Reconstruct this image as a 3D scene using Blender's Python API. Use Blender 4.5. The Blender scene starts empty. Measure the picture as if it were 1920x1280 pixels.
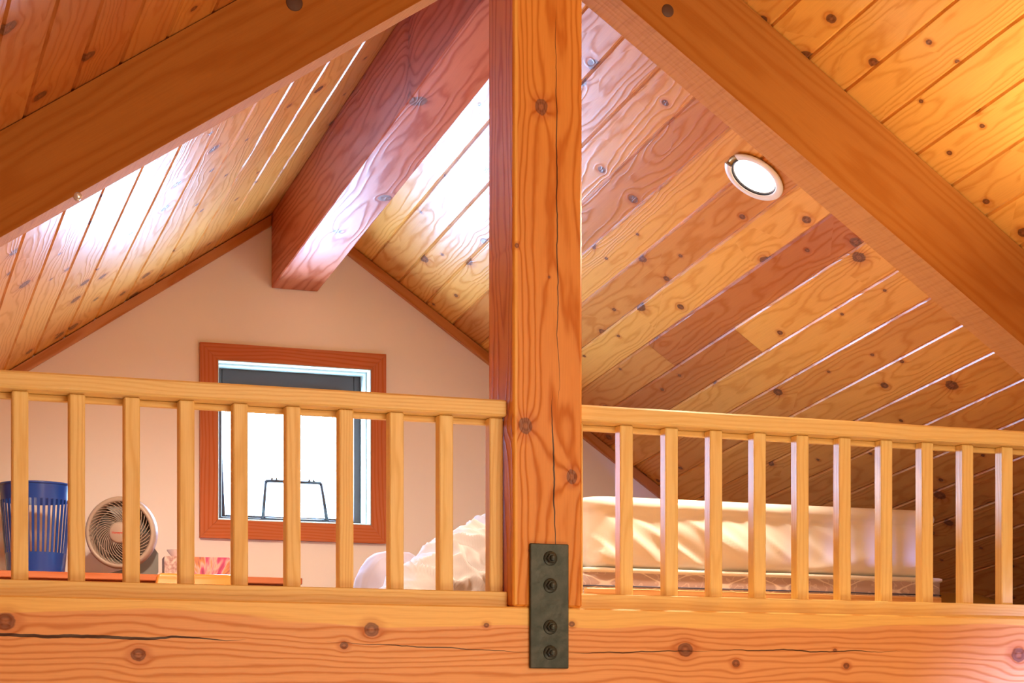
import bpy, bmesh, math, random
from mathutils import Vector, Matrix, noise as mnoise
random.seed(7)
S = bpy.context.scene
COL = S.collection
CZ = 2.5                      # eye height; loft heights below are given relative to it

# ------------------------------------------------------------------ camera
cam = bpy.data.cameras.new('camera'); co = bpy.data.objects.new('camera', cam); COL.objects.link(co)
cam.sensor_width = 36.0; cam.lens = 36.0*3736/1920
cam.shift_y = (1364-640)/1920.0
cam.clip_start = 0.05
co.location = (0, 0, CZ); co.rotation_euler = (math.radians(90), 0, math.radians(-20.111))
S.camera = co

# ------------------------------------------------------------------ world, exposure
S.view_settings.view_transform = 'Standard'; S.view_settings.look = 'None'
S.view_settings.gamma = 1.0; S.view_settings.use_curve_mapping = False
S.view_settings.exposure = 0.6
w = bpy.data.worlds.new('daylight'); S.world = w; w.use_nodes = True
wt = w.node_tree; wt.nodes.clear()
wo = wt.nodes.new('ShaderNodeOutputWorld'); bg = wt.nodes.new('ShaderNodeBackground')
tc = wt.nodes.new('ShaderNodeTexCoord'); nz = wt.nodes.new('ShaderNodeTexNoise'); cr = wt.nodes.new('ShaderNodeValToRGB')
nz.inputs['Scale'].default_value = 60; nz.inputs['Detail'].default_value = 3
cr.color_ramp.elements[0].position = .38; cr.color_ramp.elements[0].color = (.30, .48, .80, 1)
cr.color_ramp.elements[1].position = .60; cr.color_ramp.elements[1].color = (.44, .63, 1.0, 1)
wt.links.new(tc.outputs['Generated'], nz.inputs['Vector']); wt.links.new(nz.outputs['Fac'], cr.inputs['Fac'])
wt.links.new(cr.outputs['Color'], bg.inputs['Color']); wt.links.new(bg.outputs[0], wo.inputs[0])
bg.inputs['Strength'].default_value = 66.0

# ------------------------------------------------------------------ large lights
def area(name, loc, target, sx, sy, power, color, spread=180):
    L = bpy.data.lights.new(name, 'AREA'); L.shape = 'RECTANGLE'; L.size = sx; L.size_y = sy
    L.energy = power; L.color = color; L.spread = math.radians(spread)
    o = bpy.data.objects.new(name, L); COL.objects.link(o); o.location = loc
    o.rotation_euler = (Vector(target)-Vector(loc)).to_track_quat('-Z', 'Y').to_euler()
    return o
# warm lamps of the great room, then an added warm fill from low down
area('great_room_lamps', (3.3, -1.2, 4.3), (2.0, 5.0, 2.9), 2.4, 1.6, 122, (1.0, .76, .49))
area('added_low_fill', (2.0, 2.2, .9), (2.2, 4.6, 3.6), 2.6, 1.6, 27, (1.0, .78, .52))  # unseen fill, added to brighten the railing and timber fronts
def spot(name, loc, target, size, power, color, blend=1.0, rad=.1):
    L = bpy.data.lights.new(name, 'SPOT'); L.energy = power; L.color = color; L.spot_size = math.radians(size); L.spot_blend = blend; L.shadow_soft_size = rad
    o = bpy.data.objects.new(name, L); COL.objects.link(o); o.location = loc
    o.rotation_euler = (Vector(target)-Vector(loc)).to_track_quat('-Z', 'Y').to_euler()
    return o
spot('side_window_daylight', (4.7, 1.2, 1.9), (3.70, 4.95, 2.33), 18, 1700, (.34, .40, 1.0), rad=.15)
spot('added_ceiling_glow', (3.15, 4.10, 3.60), (3.02, 4.42, 4.25), 115, 24, (1.0, .84, .62), rad=.06)  # unseen uplight added for the glow on the near right ceiling
pl = area('window_portal', (1.92, 7.93, 3.64), (1.92, 6.0, 3.64), .63, .64, 10, (1, 1, 1))
pl.data.cycles.is_portal = True

# ------------------------------------------------------------------ node helpers
class NT:
    def __init__(s, mat):
        s.t = mat.node_tree; s.n = s.t.nodes; s.l = s.t.links
    def new(s, kind): return s.n.new(kind)
    def put(s, sock, v):
        if isinstance(v, bpy.types.NodeSocket): s.l.new(v, sock)
        elif isinstance(v, (tuple, list)) and len(v) == 3 and sock.type == 'RGBA': sock.default_value = (*v, 1)
        else: sock.default_value = v
    def m(s, op, a, b=0.0, c=None, clamp=False):
        n = s.new('ShaderNodeMath'); n.operation = op; n.use_clamp = clamp
        s.put(n.inputs[0], a); s.put(n.inputs[1], b)
        if c is not None: s.put(n.inputs[2], c)
        return n.outputs[0]
    def ss(s, x, a, b):
        n = s.new('ShaderNodeMapRange'); n.interpolation_type = 'SMOOTHSTEP'
        s.put(n.inputs[0], x); s.put(n.inputs[1], a); s.put(n.inputs[2], b); n.inputs[3].default_value = 0; n.inputs[4].default_value = 1
        return n.outputs[0]
    def xyz(s, x, y, z):
        n = s.new('ShaderNodeCombineXYZ'); s.put(n.inputs[0], x); s.put(n.inputs[1], y); s.put(n.inputs[2], z); return n.outputs[0]
    def sep(s, v):
        n = s.new('ShaderNodeSeparateXYZ'); s.l.new(v, n.inputs[0]); return n.outputs
    def noise(s, v, sc=1, det=2, rough=.5):
        n = s.new('ShaderNodeTexNoise'); s.l.new(v, n.inputs['Vector']); n.inputs['Scale'].default_value = sc
        n.inputs['Detail'].default_value = det; n.inputs['Roughness'].default_value = rough; return n.outputs['Fac']
    def mix(s, f, a, b, mode='MIX'):
        n = s.new('ShaderNodeMix'); n.data_type = 'RGBA'; n.blend_type = mode
        s.put(n.inputs[0], f); s.put(n.inputs[6], a); s.put(n.inputs[7], b); return n.outputs[2]

def base_mat(name):
    m = bpy.data.materials.new(name); m.use_nodes = True
    return m, NT(m), m.node_tree.nodes['Principled BSDF']

def wood(name, light, dark, ring=75, contrast=.6, warp=.03, vor=None, knots=(), cracks=(), sap=None,
         rough=.36, spec=.5, saw=False, tonevar=.35, bump=.25, sharp=2.4, saw_lit_col=(.72, .37, .12), pa=0.0, kcols=((.105, .030, .013), (.25, .085, .038))):
    m, T, P = base_mat(name)
    at = T.new('ShaderNodeAttribute'); at.attribute_name = 'wc'
    tn = T.new('ShaderNodeAttribute'); tn.attribute_name = 'tone'
    l, a, b = T.sep(at.outputs['Vector'])
    n1 = T.m('SUBTRACT', T.noise(T.xyz(T.m('MULTIPLY', l, 1.3), T.m('MULTIPLY', a, 7), T.m('MULTIPLY', b, 7)), 1, 2), .5)
    n2 = T.m('SUBTRACT', T.noise(T.xyz(T.m('MULTIPLY', l, 7), T.m('MULTIPLY', a, 28), T.m('MULTIPLY', b, 28)), 1, 2), .5)
    ap = T.m('ADD', a, pa); r0 = T.m('SQRT', T.m('ADD', T.m('MULTIPLY', ap, ap), T.m('MULTIPLY', b, b)))
    v = T.m('ADD', r0, T.m('ADD', T.m('MULTIPLY', n1, warp*2), T.m('MULTIPLY', n2, warp*.28)))
    ab = T.m('ADD', a, T.m('MULTIPLY', b, .6))
    core = None; halo = None
    def add_knot(v, dl, da, R):
        r2 = T.m('ADD', T.m('MULTIPLY', dl, dl), T.m('MULTIPLY', da, da))
        R2 = T.m('MULTIPLY', R, R)
        k = T.m('DIVIDE', T.m('MULTIPLY', R2, 1.5), T.m('ADD', r2, T.m('ADD', T.m('MULTIPLY', R2, .5), 1e-6)))
        v = T.m('SUBTRACT', v, T.m('MULTIPLY', da, k))
        rho = T.m('SQRT', r2)
        rr = T.m('DIVIDE', rho, T.m('ADD', R, 1e-5))
        return v, rr
    masks = []
    if vor:
        sl, sa, thr, Rm = vor
        vn = T.new('ShaderNodeTexVoronoi'); vn.voronoi_dimensions = '2D'; vn.inputs['Scale'].default_value = 1
        T.l.new(T.xyz(T.m('MULTIPLY', l, sl), T.m('MULTIPLY', ab, sa), 0), vn.inputs['Vector'])
        px, py, _ = T.sep(vn.outputs['Position']); cr_, cg_, cb_ = T.sep(vn.outputs['Color'])
        dl = T.m('MULTIPLY', T.m('SUBTRACT', l, T.m('DIVIDE', px, sl)), .75); da = T.m('SUBTRACT', ab, T.m('DIVIDE', py, sa))
        R = T.m('MULTIPLY', T.m('GREATER_THAN', cr_, thr), T.m('MULTIPLY', T.m('ADD', T.m('MULTIPLY', T.m('MULTIPLY', cg_, cg_), .75), .25), Rm))
        v, rr = add_knot(v, dl, da, R); masks.append(rr)
    for (kl, ka, kr, *st) in knots:
        st = st[0] if st else .85
        dl = T.m('MULTIPLY', T.m('SUBTRACT', l, kl), st); da = T.m('SUBTRACT', a, ka)
        v, rr = add_knot(v, dl, da, kr); masks.append(rr)
    rr = None
    for q in masks: rr = q if rr is None else T.m('MINIMUM', rr, q)
    ph = T.m('MULTIPLY', v, ring*6.2832)
    wv = T.m('POWER', T.m('ADD', T.m('MULTIPLY', T.m('SINE', ph), .5), .5), sharp)
    big = T.noise(T.xyz(T.m('MULTIPLY', l, .9), T.m('MULTIPLY', a, 9), T.m('MULTIPLY', b, 9)), 1, 2)
    fine = T.noise(T.xyz(T.m('MULTIPLY', l, 9), T.m('MULTIPLY', a, 420), T.m('MULTIPLY', b, 420)), 1, 2)
    f = T.m('ADD', T.m('MULTIPLY', tn.outputs['Fac'], 1.0), T.m('MULTIPLY', T.m('SUBTRACT', big, .5), tonevar*2.2), clamp=True)
    col = T.mix(f, light, dark)
    if sap:
        th, amp, scol, sg_ = sap
        e = T.m('ADD', T.m('MULTIPLY', a, sg_), T.m('MULTIPLY', n1, amp)); sm = T.ss(e, th-.003, th+.003)
        if sg_ < 0: sm = T.m('MULTIPLY', sm, T.m('LESS_THAN', b, -.097))
        sm2 = T.m('MULTIPLY', sm, .92)
        col = T.mix(sm2, col, scol); wv = T.m('MULTIPLY', wv, T.m('SUBTRACT', 1.0, T.m('MULTIPLY', sm, .75)))
    g = T.m('MULTIPLY', wv, contrast)
    col = T.mix(g, col, T.mix(1.0, col, (.66, .40, .26), 'MULTIPLY'))
    col = T.mix(T.m('MULTIPLY', T.ss(fine, .35, .75), .22), col, T.mix(1.0, col, (.72, .58, .48), 'MULTIPLY'))
    height = T.m('MULTIPLY', wv, 1.0)
    if saw:
        sn = T.noise(T.xyz(T.m('MULTIPLY', l, 95), T.m('MULTIPLY', ab, 6), 0), 1, 3, .7)
        under = T.m('LESS_THAN', a, -.1195)
        col = T.mix(T.m('MULTIPLY', under, .8), col, saw_lit_col)  # resawn underside, also lightened to stand for warm light from below
        sn = T.m('MULTIPLY', sn, T.m('ADD', T.m('MULTIPLY', under, .85), .15))
        col = T.mix(T.m('MULTIPLY', T.ss(sn, .42, .72), .38), col, T.mix(1.0, col, (.62, .46, .36), 'MULTIPLY'))
        height = T.m('ADD', height, T.m('MULTIPLY', sn, 1.5))
    if rr is not None:
        rr = T.m('ADD', rr, T.m('MULTIPLY', T.m('SUBTRACT', T.noise(T.xyz(T.m('MULTIPLY', l, 30), T.m('MULTIPLY', ab, 60), 0), 1, 3), .5), .55))
        kc = T.m('SUBTRACT', 1.0, T.ss(rr, .82, 1.05)); kh = T.m('SUBTRACT', 1.0, T.ss(rr, 1.0, 2.3))
        krings = T.m('ADD', T.m('MULTIPLY', T.m('SINE', T.m('MULTIPLY', rr, 9)), .5), .5)
        col = T.mix(T.m('MULTIPLY', kh, .5), col, T.mix(1.0, col, (.66, .36, .22), 'MULTIPLY'))
        kcol = T.mix(T.m('MULTIPLY', krings, T.m('SUBTRACT', 1.0, T.ss(rr, .55, .9))), kcols[0], kcols[1])
        col = T.mix(T.m('MULTIPLY', kc, .88), col, kcol)
    for (l0, a0, l1, a1, wd) in cracks:
        t = T.m('DIVIDE', T.m('SUBTRACT', l, l0), (l1-l0), clamp=True)
        wob = T.m('MULTIPLY', T.m('SUBTRACT', T.noise(T.xyz(T.m('MULTIPLY', l, 9), 3.1, 0), 1, 3), .5), .018)
        line = T.m('ADD', T.m('ADD', a0, T.m('MULTIPLY', t, a1-a0)), wob)
        taper = T.m('MULTIPLY', T.m('MULTIPLY', T.m('SUBTRACT', 1.0, t), t), 4*wd)
        d = T.m('ABSOLUTE', T.m('SUBTRACT', a, line))
        cm = T.m('LESS_THAN', d, taper)
        cm = T.m('MULTIPLY', cm, T.m('LESS_THAN', b, -.05))
        col = T.mix(T.m('MULTIPLY', cm, .93), col, (.03, .008, .003))
    T.l.new(col, P.inputs['Base Color'])
    P.inputs['Roughness'].default_value = rough; T.l.new(T.m('MULTIPLY', T.m('SUBTRACT', 1.0, T.m('MULTIPLY', wv, .62)), spec), P.inputs['Specular IOR Level'])
    bp = T.new('ShaderNodeBump'); bp.inputs['Strength'].default_value = bump; bp.inputs['Distance'].default_value = .0012
    T.l.new(height, bp.inputs['Height']); T.l.new(bp.outputs[0], P.inputs['Normal'])
    return m

def plain(name, color, rough=.5, metal=0, spec=.5, bump=None, var=None, coat=0, sheen=0):
    m, T, P = base_mat(name)
    tcn = T.new('ShaderNodeTexCoord')
    v = tcn.outputs['Object']
    if var:
        sc, c2, k = var
        T.l.new(T.mix(T.m('MULTIPLY', T.ss(T.noise(v, sc, 4), .35, .7), k), color, c2), P.inputs['Base Color'])
    else:
        P.inputs['Base Color'].default_value = (*color, 1)
    P.inputs['Roughness'].default_value = rough; P.inputs['Metallic'].default_value = metal
    P.inputs['Specular IOR Level'].default_value = spec; P.inputs['Coat Weight'].default_value = coat
    P.inputs['Sheen Weight'].default_value = sheen
    if bump:
        sc, st = bump
        b = T.new('ShaderNodeBump'); b.inputs['Strength'].default_value = st; b.inputs['Distance'].default_value = .002
        T.l.new(T.noise(v, sc, 4), b.inputs['Height']); T.l.new(b.outputs[0], P.inputs['Normal'])
    return m

# ------------------------------------------------------------------ mesh builder
class MB:
    def __init__(s, org=(0, 0, 0)):
        s.v = []; s.f = []; s.wc = []; s.tone = []; s.sm = []; s.org = Vector(org); s.mi = []
    def add(s, vs, fs, wcs=None, tone=.4, smooth=False, mi=0):
        n = len(s.v); s.v += [Vector(p) for p in vs]
        s.wc += list(wcs) if wcs else [(p[0], p[1], p[2]) for p in vs]
        s.tone += [tone]*len(vs)
        s.f += [tuple(i+n for i in f) for f in fs]; s.sm += [smooth]*len(fs); s.mi += [mi]*len(fs)
    def box(s, x0, x1, y0, y1, z0, z1, ch=0.0, axis=0, tone=.4, xf=None, off=None, pith=None, mi=0, ends=None):
        """chamfered box; axis = grain direction; off = fixed (l, a, b) origin of the grain, else random"""
        c = Vector(((x0+x1)/2, (y0+y1)/2, (z0+z1)/2)); h = Vector((abs(x1-x0)/2, abs(y1-y0)/2, abs(z1-z0)/2))
        ch = min(ch, min(h)*.8); vs = []; idx = {}
        for sx in (-1, 1):
            for sy in (-1, 1):
                for sz in (-1, 1):
                    sg = (sx, sy, sz)
                    for ax in range(3):
                        if ch == 0 and ax > 0: idx[(sg, ax)] = idx[(sg, 0)]; continue
                        p = [c[i]+sg[i]*(h[i]-(ch if i != ax else 0)) for i in range(3)]
                        idx[(sg, ax)] = len(vs); vs.append(Vector(p))
        fs = []
        for ax in range(3):
            o = [i for i in range(3) if i != ax]
            for sg in (-1, 1):
                q = []
                for (u, w_) in ((-1, -1), (1, -1), (1, 1), (-1, 1)):
                    k = [0, 0, 0]; k[ax] = sg; k[o[0]] = u; k[o[1]] = w_; q.append(idx[(tuple(k), ax)])
                fs.append(q)
        if ch > 0:
            for ax in range(3):
                o = [i for i in range(3) if i != ax]
                for u in (-1, 1):
                    for w_ in (-1, 1):
                        k0 = [0]*3; k0[ax] = -1; k0[o[0]] = u; k0[o[1]] = w_; k1 = list(k0); k1[ax] = 1
                        fs.append([idx[(tuple(k0), o[0])], idx[(tuple(k1), o[0])], idx[(tuple(k1), o[1])], idx[(tuple(k0), o[1])]])
            for sx in (-1, 1):
                for sy in (-1, 1):
                    for sz in (-1, 1): fs.append([idx[((sx, sy, sz), i)] for i in range(3)])
        oo = [i for i in range(3) if i != axis]
        if off is None:
            R = random.uniform(0, 50); A = random.uniform(-.04, .04); B = random.choice((-1, 1))*random.uniform(.03, .09)
            wcs = [(p[axis]+R, p[oo[0]]-c[oo[0]]+A, p[oo[1]]-c[oo[1]]+B) for p in vs]
            if h[oo[0]] > h[oo[1]]: pass
        else:
            order = off.get('o', (axis, oo[0], oo[1])); d = off['d']
            wcs = [tuple(p[order[i]]-d[i] for i in range(3)) for p in vs]
        # outward normals
        for i, f in enumerate(fs):
            P_ = [vs[j] for j in f]; n = (P_[1]-P_[0]).cross(P_[2]-P_[0]); mid = sum(P_, Vector())/len(P_)
            if n.dot(mid-c) < 0: fs[i] = f[::-1]
        if xf: vs = [xf(p) for p in vs]
        s.add(vs, fs, wcs, tone, mi=mi)
    def tube(s, pts, r, n=8, closed=False, cap=True, smooth=True, tone=.4, mi=0):
        pts = [Vector(p) for p in pts]; N = len(pts); rings = []; up = None
        rs = r if isinstance(r, (list, tuple)) else [r]*N
        for i, p in enumerate(pts):
            a = pts[(i-1) % N] if (closed or i > 0) else p; b = pts[(i+1) % N] if (closed or i < N-1) else p
            t = (b-a).normalized()
            if up is None: up = t.orthogonal().normalized()
            up = (up-t*up.dot(t)).normalized(); sd = t.cross(up)
            rings.append([p+(up*math.cos(2*math.pi*k/n)+sd*math.sin(2*math.pi*k/n))*rs[i] for k in range(n)])
        vs = [q for R in rings for q in R]; fs = []
        for i in range(N if closed else N-1):
            j = (i+1) % N
            for k in range(n): fs.append((i*n+k, i*n+(k+1) % n, j*n+(k+1) % n, j*n+k))
        if cap and not closed: fs.append(tuple(range(n))[::-1]); fs.append(tuple((N-1)*n+k for k in range(n)))
        s.add(vs, fs, None, tone, smooth, mi)
    def lathe(s, prof, n=48, xf=None, smooth=True, closed=True, skip=None, mi=0):
        vs = []; fs = []; L = len(prof)
        for k in range(n):
            t = 2*math.pi*k/n
            for (r, z) in prof: vs.append(Vector((r*math.cos(t), r*math.sin(t), z)))
        for k in range(n):
            j = (k+1) % n
            for i in range(L if closed else L-1):
                i2 = (i+1) % L
                if skip and skip(k, i): continue
                fs.append((k*L+i, j*L+i, j*L+i2, k*L+i2))
        if xf: vs = [xf(p) for p in vs]
        s.add(vs, fs, None, .4, smooth, mi)
    def prism(s, poly, ax, d0, d1, smooth=False, xf=None, tone=.4, wcf=None):
        """poly: 2-D outline in the plane normal to axis ax"""
        n = len(poly); vs = []
        for d in (d0, d1):
            for p in poly:
                q = list(p); q.insert(ax, d); vs.append(Vector(q))
        fs = [tuple(range(n)), tuple(range(n, 2*n))[::-1]]+[(i, i+n, (i+1) % n+n, (i+1) % n) for i in range(n)]
        wcs = [wcf(p) for p in vs] if wcf else None
        if xf: vs = [xf(p) for p in vs]
        s.add(vs, fs, wcs, tone, smooth)
    def build(s, name, mat, parent=None, recalc=True, autosmooth=None):
        me = bpy.data.meshes.new(name); o = bpy.data.objects.new(name, me); COL.objects.link(o)
        base = Vector((0, 0, 0))
        if parent is not None:
            q = parent
            while q is not None: base += q.location; q = q.parent
            o.parent = parent; o.location = (0, 0, 0)
        else:
            base = s.org.copy(); o.location = base
        me.from_pydata([tuple(p-base) for p in s.v], [], s.f)
        me.attributes.new('wc', 'FLOAT_VECTOR', 'POINT'); me.attributes.new('tone', 'FLOAT', 'POINT')
        me.attributes['wc'].data.foreach_set('vector', [c for q in s.wc for c in q])
        me.attributes['tone'].data.foreach_set('value', s.tone)
        for i, p in enumerate(me.polygons): p.use_smooth = s.sm[i]; p.material_index = s.mi[i]
        for mm in (mat if isinstance(mat, (list, tuple)) else [mat]): me.materials.append(mm)
        if recalc:
            b = bmesh.new(); b.from_mesh(me); bmesh.ops.recalc_face_normals(b, faces=b.faces); b.to_mesh(me); b.free()
        me.update()
        return o

def thing(name, label, cat, loc=(0, 0, 0), group=None):
    o = bpy.data.objects.new(name, None); COL.objects.link(o); o.location = loc; o.empty_display_size = .05
    o['label'] = label; o['category'] = cat
    if group: o['group'] = group
    return o
def tag(o, label, cat, group=None):
    o['label'] = label; o['category'] = cat
    if group: o['group'] = group
    return o
def struct(o): o['kind'] = 'structure'; return o
def Z(z): return z+CZ

# ------------------------------------------------------------------ materials
VN = (3.2, 7.2, .36, .026)
M_ceil = wood('knotty_ceiling_boards', (.90, .475, .095), (.48, .14, .03), ring=75, contrast=.38, warp=.05, vor=VN, rough=.31, spec=.52, sharp=3.0, tonevar=.16, bump=.3)
M_trim = wood('cedar_trim', (.66, .28, .06), (.44, .14, .025), ring=70, contrast=.4, vor=(1.1, 4, .55, .012), rough=.42)
M_rail = wood('pale_fir_railing', (.94, .72, .29), (.86, .57, .19), ring=110, contrast=.17, vor=(1.4, 5, .955, .014), rough=.42, tonevar=.3, bump=.12)
M_raft = wood('resawn_rafter', (.44, .165, .026), (.35, .115, .018), ring=60, contrast=.3, rough=.8, spec=.15, saw=True, tonevar=.3, bump=.35)
M_casing = wood('red_brown_casing', (.56, .135, .020), (.44, .09, .013), ring=70, contrast=.2, rough=.45, tonevar=.15, bump=.1)
M_post = wood('fir_post', (.84, .36, .055), (.70, .24, .03), ring=85, contrast=.66, warp=.035, sharp=3.2, pa=-.03, rough=.36, spec=.35, tonevar=.35, kcols=((.17, .052, .022), (.36, .13, .055)), bump=.2,
              knots=((1.6513, -.0185, .019), (.8006, -.064, .020), (.6719, .068, .017), (.47, -.05, .006), (1.2765, -.088, .006), (1.20, .003, .004)),
              cracks=((1.95, .022, .84, .030, .0018), (.90, .012, .44, .022, .0024)), sap=(.086, .012, (.92, .50, .10), -1.0))
M_beam = wood('fir_loft_beam', (.88, .46, .18), (.78, .33, .115), ring=66, contrast=.58, warp=.042, sharp=3.2, pa=.16, rough=.36, spec=.4, kcols=((.17, .052, .022), (.36, .13, .055)), tonevar=.35, bump=.2,
              knots=((.828, -.020, .017), (1.4273, .053, .019), (1.3534, .011, .010), (2.3169, .014, .020), (2.4707, -.022, .011),
                     (2.8163, -.026, .009), (3.3865, .013, .022), (1.7407, .070, .007), (1.9827, .077, .008), (.5067, .057, .022), (2.78, .018, .005)),
              cracks=((.2, .026, 1.10, .022, .0042), (1.3, .02, 1.88, .0, .0014), (1.95, -.002, 2.4, .012, .0016), (2.36, .014, 3.0, .016, .0018)),
              sap=(.079, .11, (.97, .64, .19), 1.0))
M_ridge = wood('red_fir_ridge_beam', (.70, .22, .09), (.44, .09, .03), ring=46, contrast=.7, warp=.06, rough=.38, spec=.6, tonevar=.3, bump=.3,
               knots=((5.91, -.066, .030), (6.72, .066, .026), (7.08, -.01, .018)))
M_floor = wood('floor_boards', (.62, .36, .16), (.45, .22, .09), ring=60, contrast=.4, rough=.45)
M_desk = wood('red_brown_desk', (.52, .15, .045), (.40, .09, .025), ring=60, contrast=.35, rough=.4)
M_bedw = wood('pale_bed_wood', (.86, .50, .20), (.72, .36, .12), ring=60, contrast=.3, rough=.42)
M_chair = wood('amber_varnish', (.78, .30, .05), (.62, .20, .03), ring=60, contrast=.25, rough=.16, spec=.8, bump=.05)
M_wall = plain('painted_plaster', (.90, .80, .74), .75, bump=(160, .12))
M_wall2 = plain('great_room_plaster', (.78, .62, .50), .8)
M_metal = plain('dark_green_grey_steel', (.034, .050, .044), .42, .35, .5, bump=(55, .5), var=(30, (.085, .095, .085), .6))
M_white = plain('white_enamel', (.95, .94, .92), .35)
M_bronze = plain('dark_bronze', (.035, .025, .022), .4, .2)
M_jamb = plain('pale_jamb', (.50, .55, .47), .22, spec=.7)
M_blue = plain('blue_plastic', (.010, .055, .33), .18, spec=.7)
M_beige = plain('beige_plastic', (.45, .345, .285), .38)
M_grey = plain('grey_plastic', (.17, .16, .15), .45)
M_blade = plain('dark_fan_blade', (.13, .10, .085), .4)
M_red = plain('red_print', (.62, .05, .03), .5)
M_black = plain('black_baffle', (.03, .03, .035), .4)
M_brass = plain('brass_can', (.45, .25, .06), .35, .6)
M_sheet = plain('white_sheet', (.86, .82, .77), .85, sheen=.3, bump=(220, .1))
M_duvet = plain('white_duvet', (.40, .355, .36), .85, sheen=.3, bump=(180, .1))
M_pillow = plain('lilac_grey_pillow', (.36, .32, .43), .85, sheen=.3)
M_navy = plain('navy_piping', (.05, .06, .14), .6)
M_must = plain('mustard_cloth', (.36, .17, .02), .85, bump=(120, .2))
M_tissue = plain('tissue_paper', (.72, .56, .52), .9)
# window glass
M_glass, T, P = base_mat('window_glass')
tr = T.new('ShaderNodeBsdfTransparent'); tr.inputs[0].default_value = (.93, .98, 1, 1); gs = T.new('ShaderNodeBsdfGlossy'); gs.inputs['Roughness'].default_value = .02
mx = T.new('ShaderNodeMixShader'); mx.inputs[0].default_value = .05; T.l.new(tr.outputs[0], mx.inputs[1]); T.l.new(gs.outputs[0], mx.inputs[2])
T.l.new(mx.outputs[0], M_glass.node_tree.nodes['Material Output'].inputs['Surface'])
# lamp lens
M_lens, T, P = base_mat('lamp_lens')
P.inputs['Base Color'].default_value = (.9, .9, .88, 1); P.inputs['Emission Color'].default_value = (1.0, .96, .90, 1); P.inputs['Emission Strength'].default_value = 3.0
# damask ticking of the box spring
M_tick, T, P = base_mat('damask_ticking')
tcn = T.new('ShaderNodeTexCoord'); x, y, z = T.sep(tcn.outputs['Object'])
u = T.m('MULTIPLY', x, 9.5); vz = T.m('MULTIPLY', z, 18)
nn = T.m('SUBTRACT', T.noise(T.xyz(T.m('MULTIPLY', x, 14), T.m('MULTIPLY', z, 20), 0), 1, 2), .5)
s1 = T.m('ABSOLUTE', T.m('SUBTRACT', T.m('SINE', T.m('MULTIPLY', u, 3.1416)), T.m('ADD', T.m('MULTIPLY', T.m('SINE', T.m('MULTIPLY', z, 75)), 1.0), nn)))
s2 = T.m('ABSOLUTE', T.m('SINE', T.m('ADD', T.m('MULTIPLY', nn, 16), T.m('MULTIPLY', u, 5.1))))
lm = T.m('MAXIMUM', T.m('SUBTRACT', 1.0, T.ss(s1, .05, .22)), T.m('MULTIPLY', T.m('SUBTRACT', 1.0, T.ss(s2, .06, .3)), .45))
T.l.new(T.mix(lm, (.50, .37, .36), (.80, .70, .66)), P.inputs['Base Color']); P.inputs['Roughness'].default_value = .6
# burst print of the tissue box
M_burst, T, P = base_mat('burst_print')
tcn = T.new('ShaderNodeTexCoord'); x, y, z = T.sep(tcn.outputs['Object'])
ang = T.m('ARCTAN2', T.m('ADD', z, .06), T.m('SUBTRACT', x, .02)); rays = T.noise(T.xyz(T.m('MULTIPLY', ang, 4), T.m('MULTIPLY', z, 9), T.m('MULTIPLY', x, 5)), 1, 2, .6)
cr = T.new('ShaderNodeValToRGB'); T.l.new(rays, cr.inputs[0]); e = cr.color_ramp.elements
e[0].position = .3; e[0].color = (.30, .03, .10, 1); e[1].position = .42; e[1].color = (.60, .06, .18, 1)
for p_, c_ in ((.5, (.75, .42, .38, 1)), (.56, (.78, .24, .08, 1)), (.66, (.22, .07, .10, 1))): q = e.new(p_); q.color = c_
T.l.new(cr.outputs[0], P.inputs['Base Color']); P.inputs['Roughness'].default_value = .4
M_lace = plain('lace_print', (.42, .22, .20), .6, var=(60, (.82, .66, .60), .9))

# ------------------------------------------------------------------ room geometry
XA = 1.9145; M_ = .672; K = math.sqrt(1+M_*M_)
X0, X1, YB, YW = -1.75, 5.58, -2.6, 7.77
def zr(Y): return 2.10+.1068*(7.75-Y)
def zc(X, Y): return zr(Y)-M_*abs(X-XA)
def ceiling_pt(side, s, Y, h=0.0):
    nx, nz_ = side*M_/K, 1/K
    return Vector((XA+side*s/K+nx*h, Y, Z(zr(Y)-M_*s/K+nz_*h)))

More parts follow.
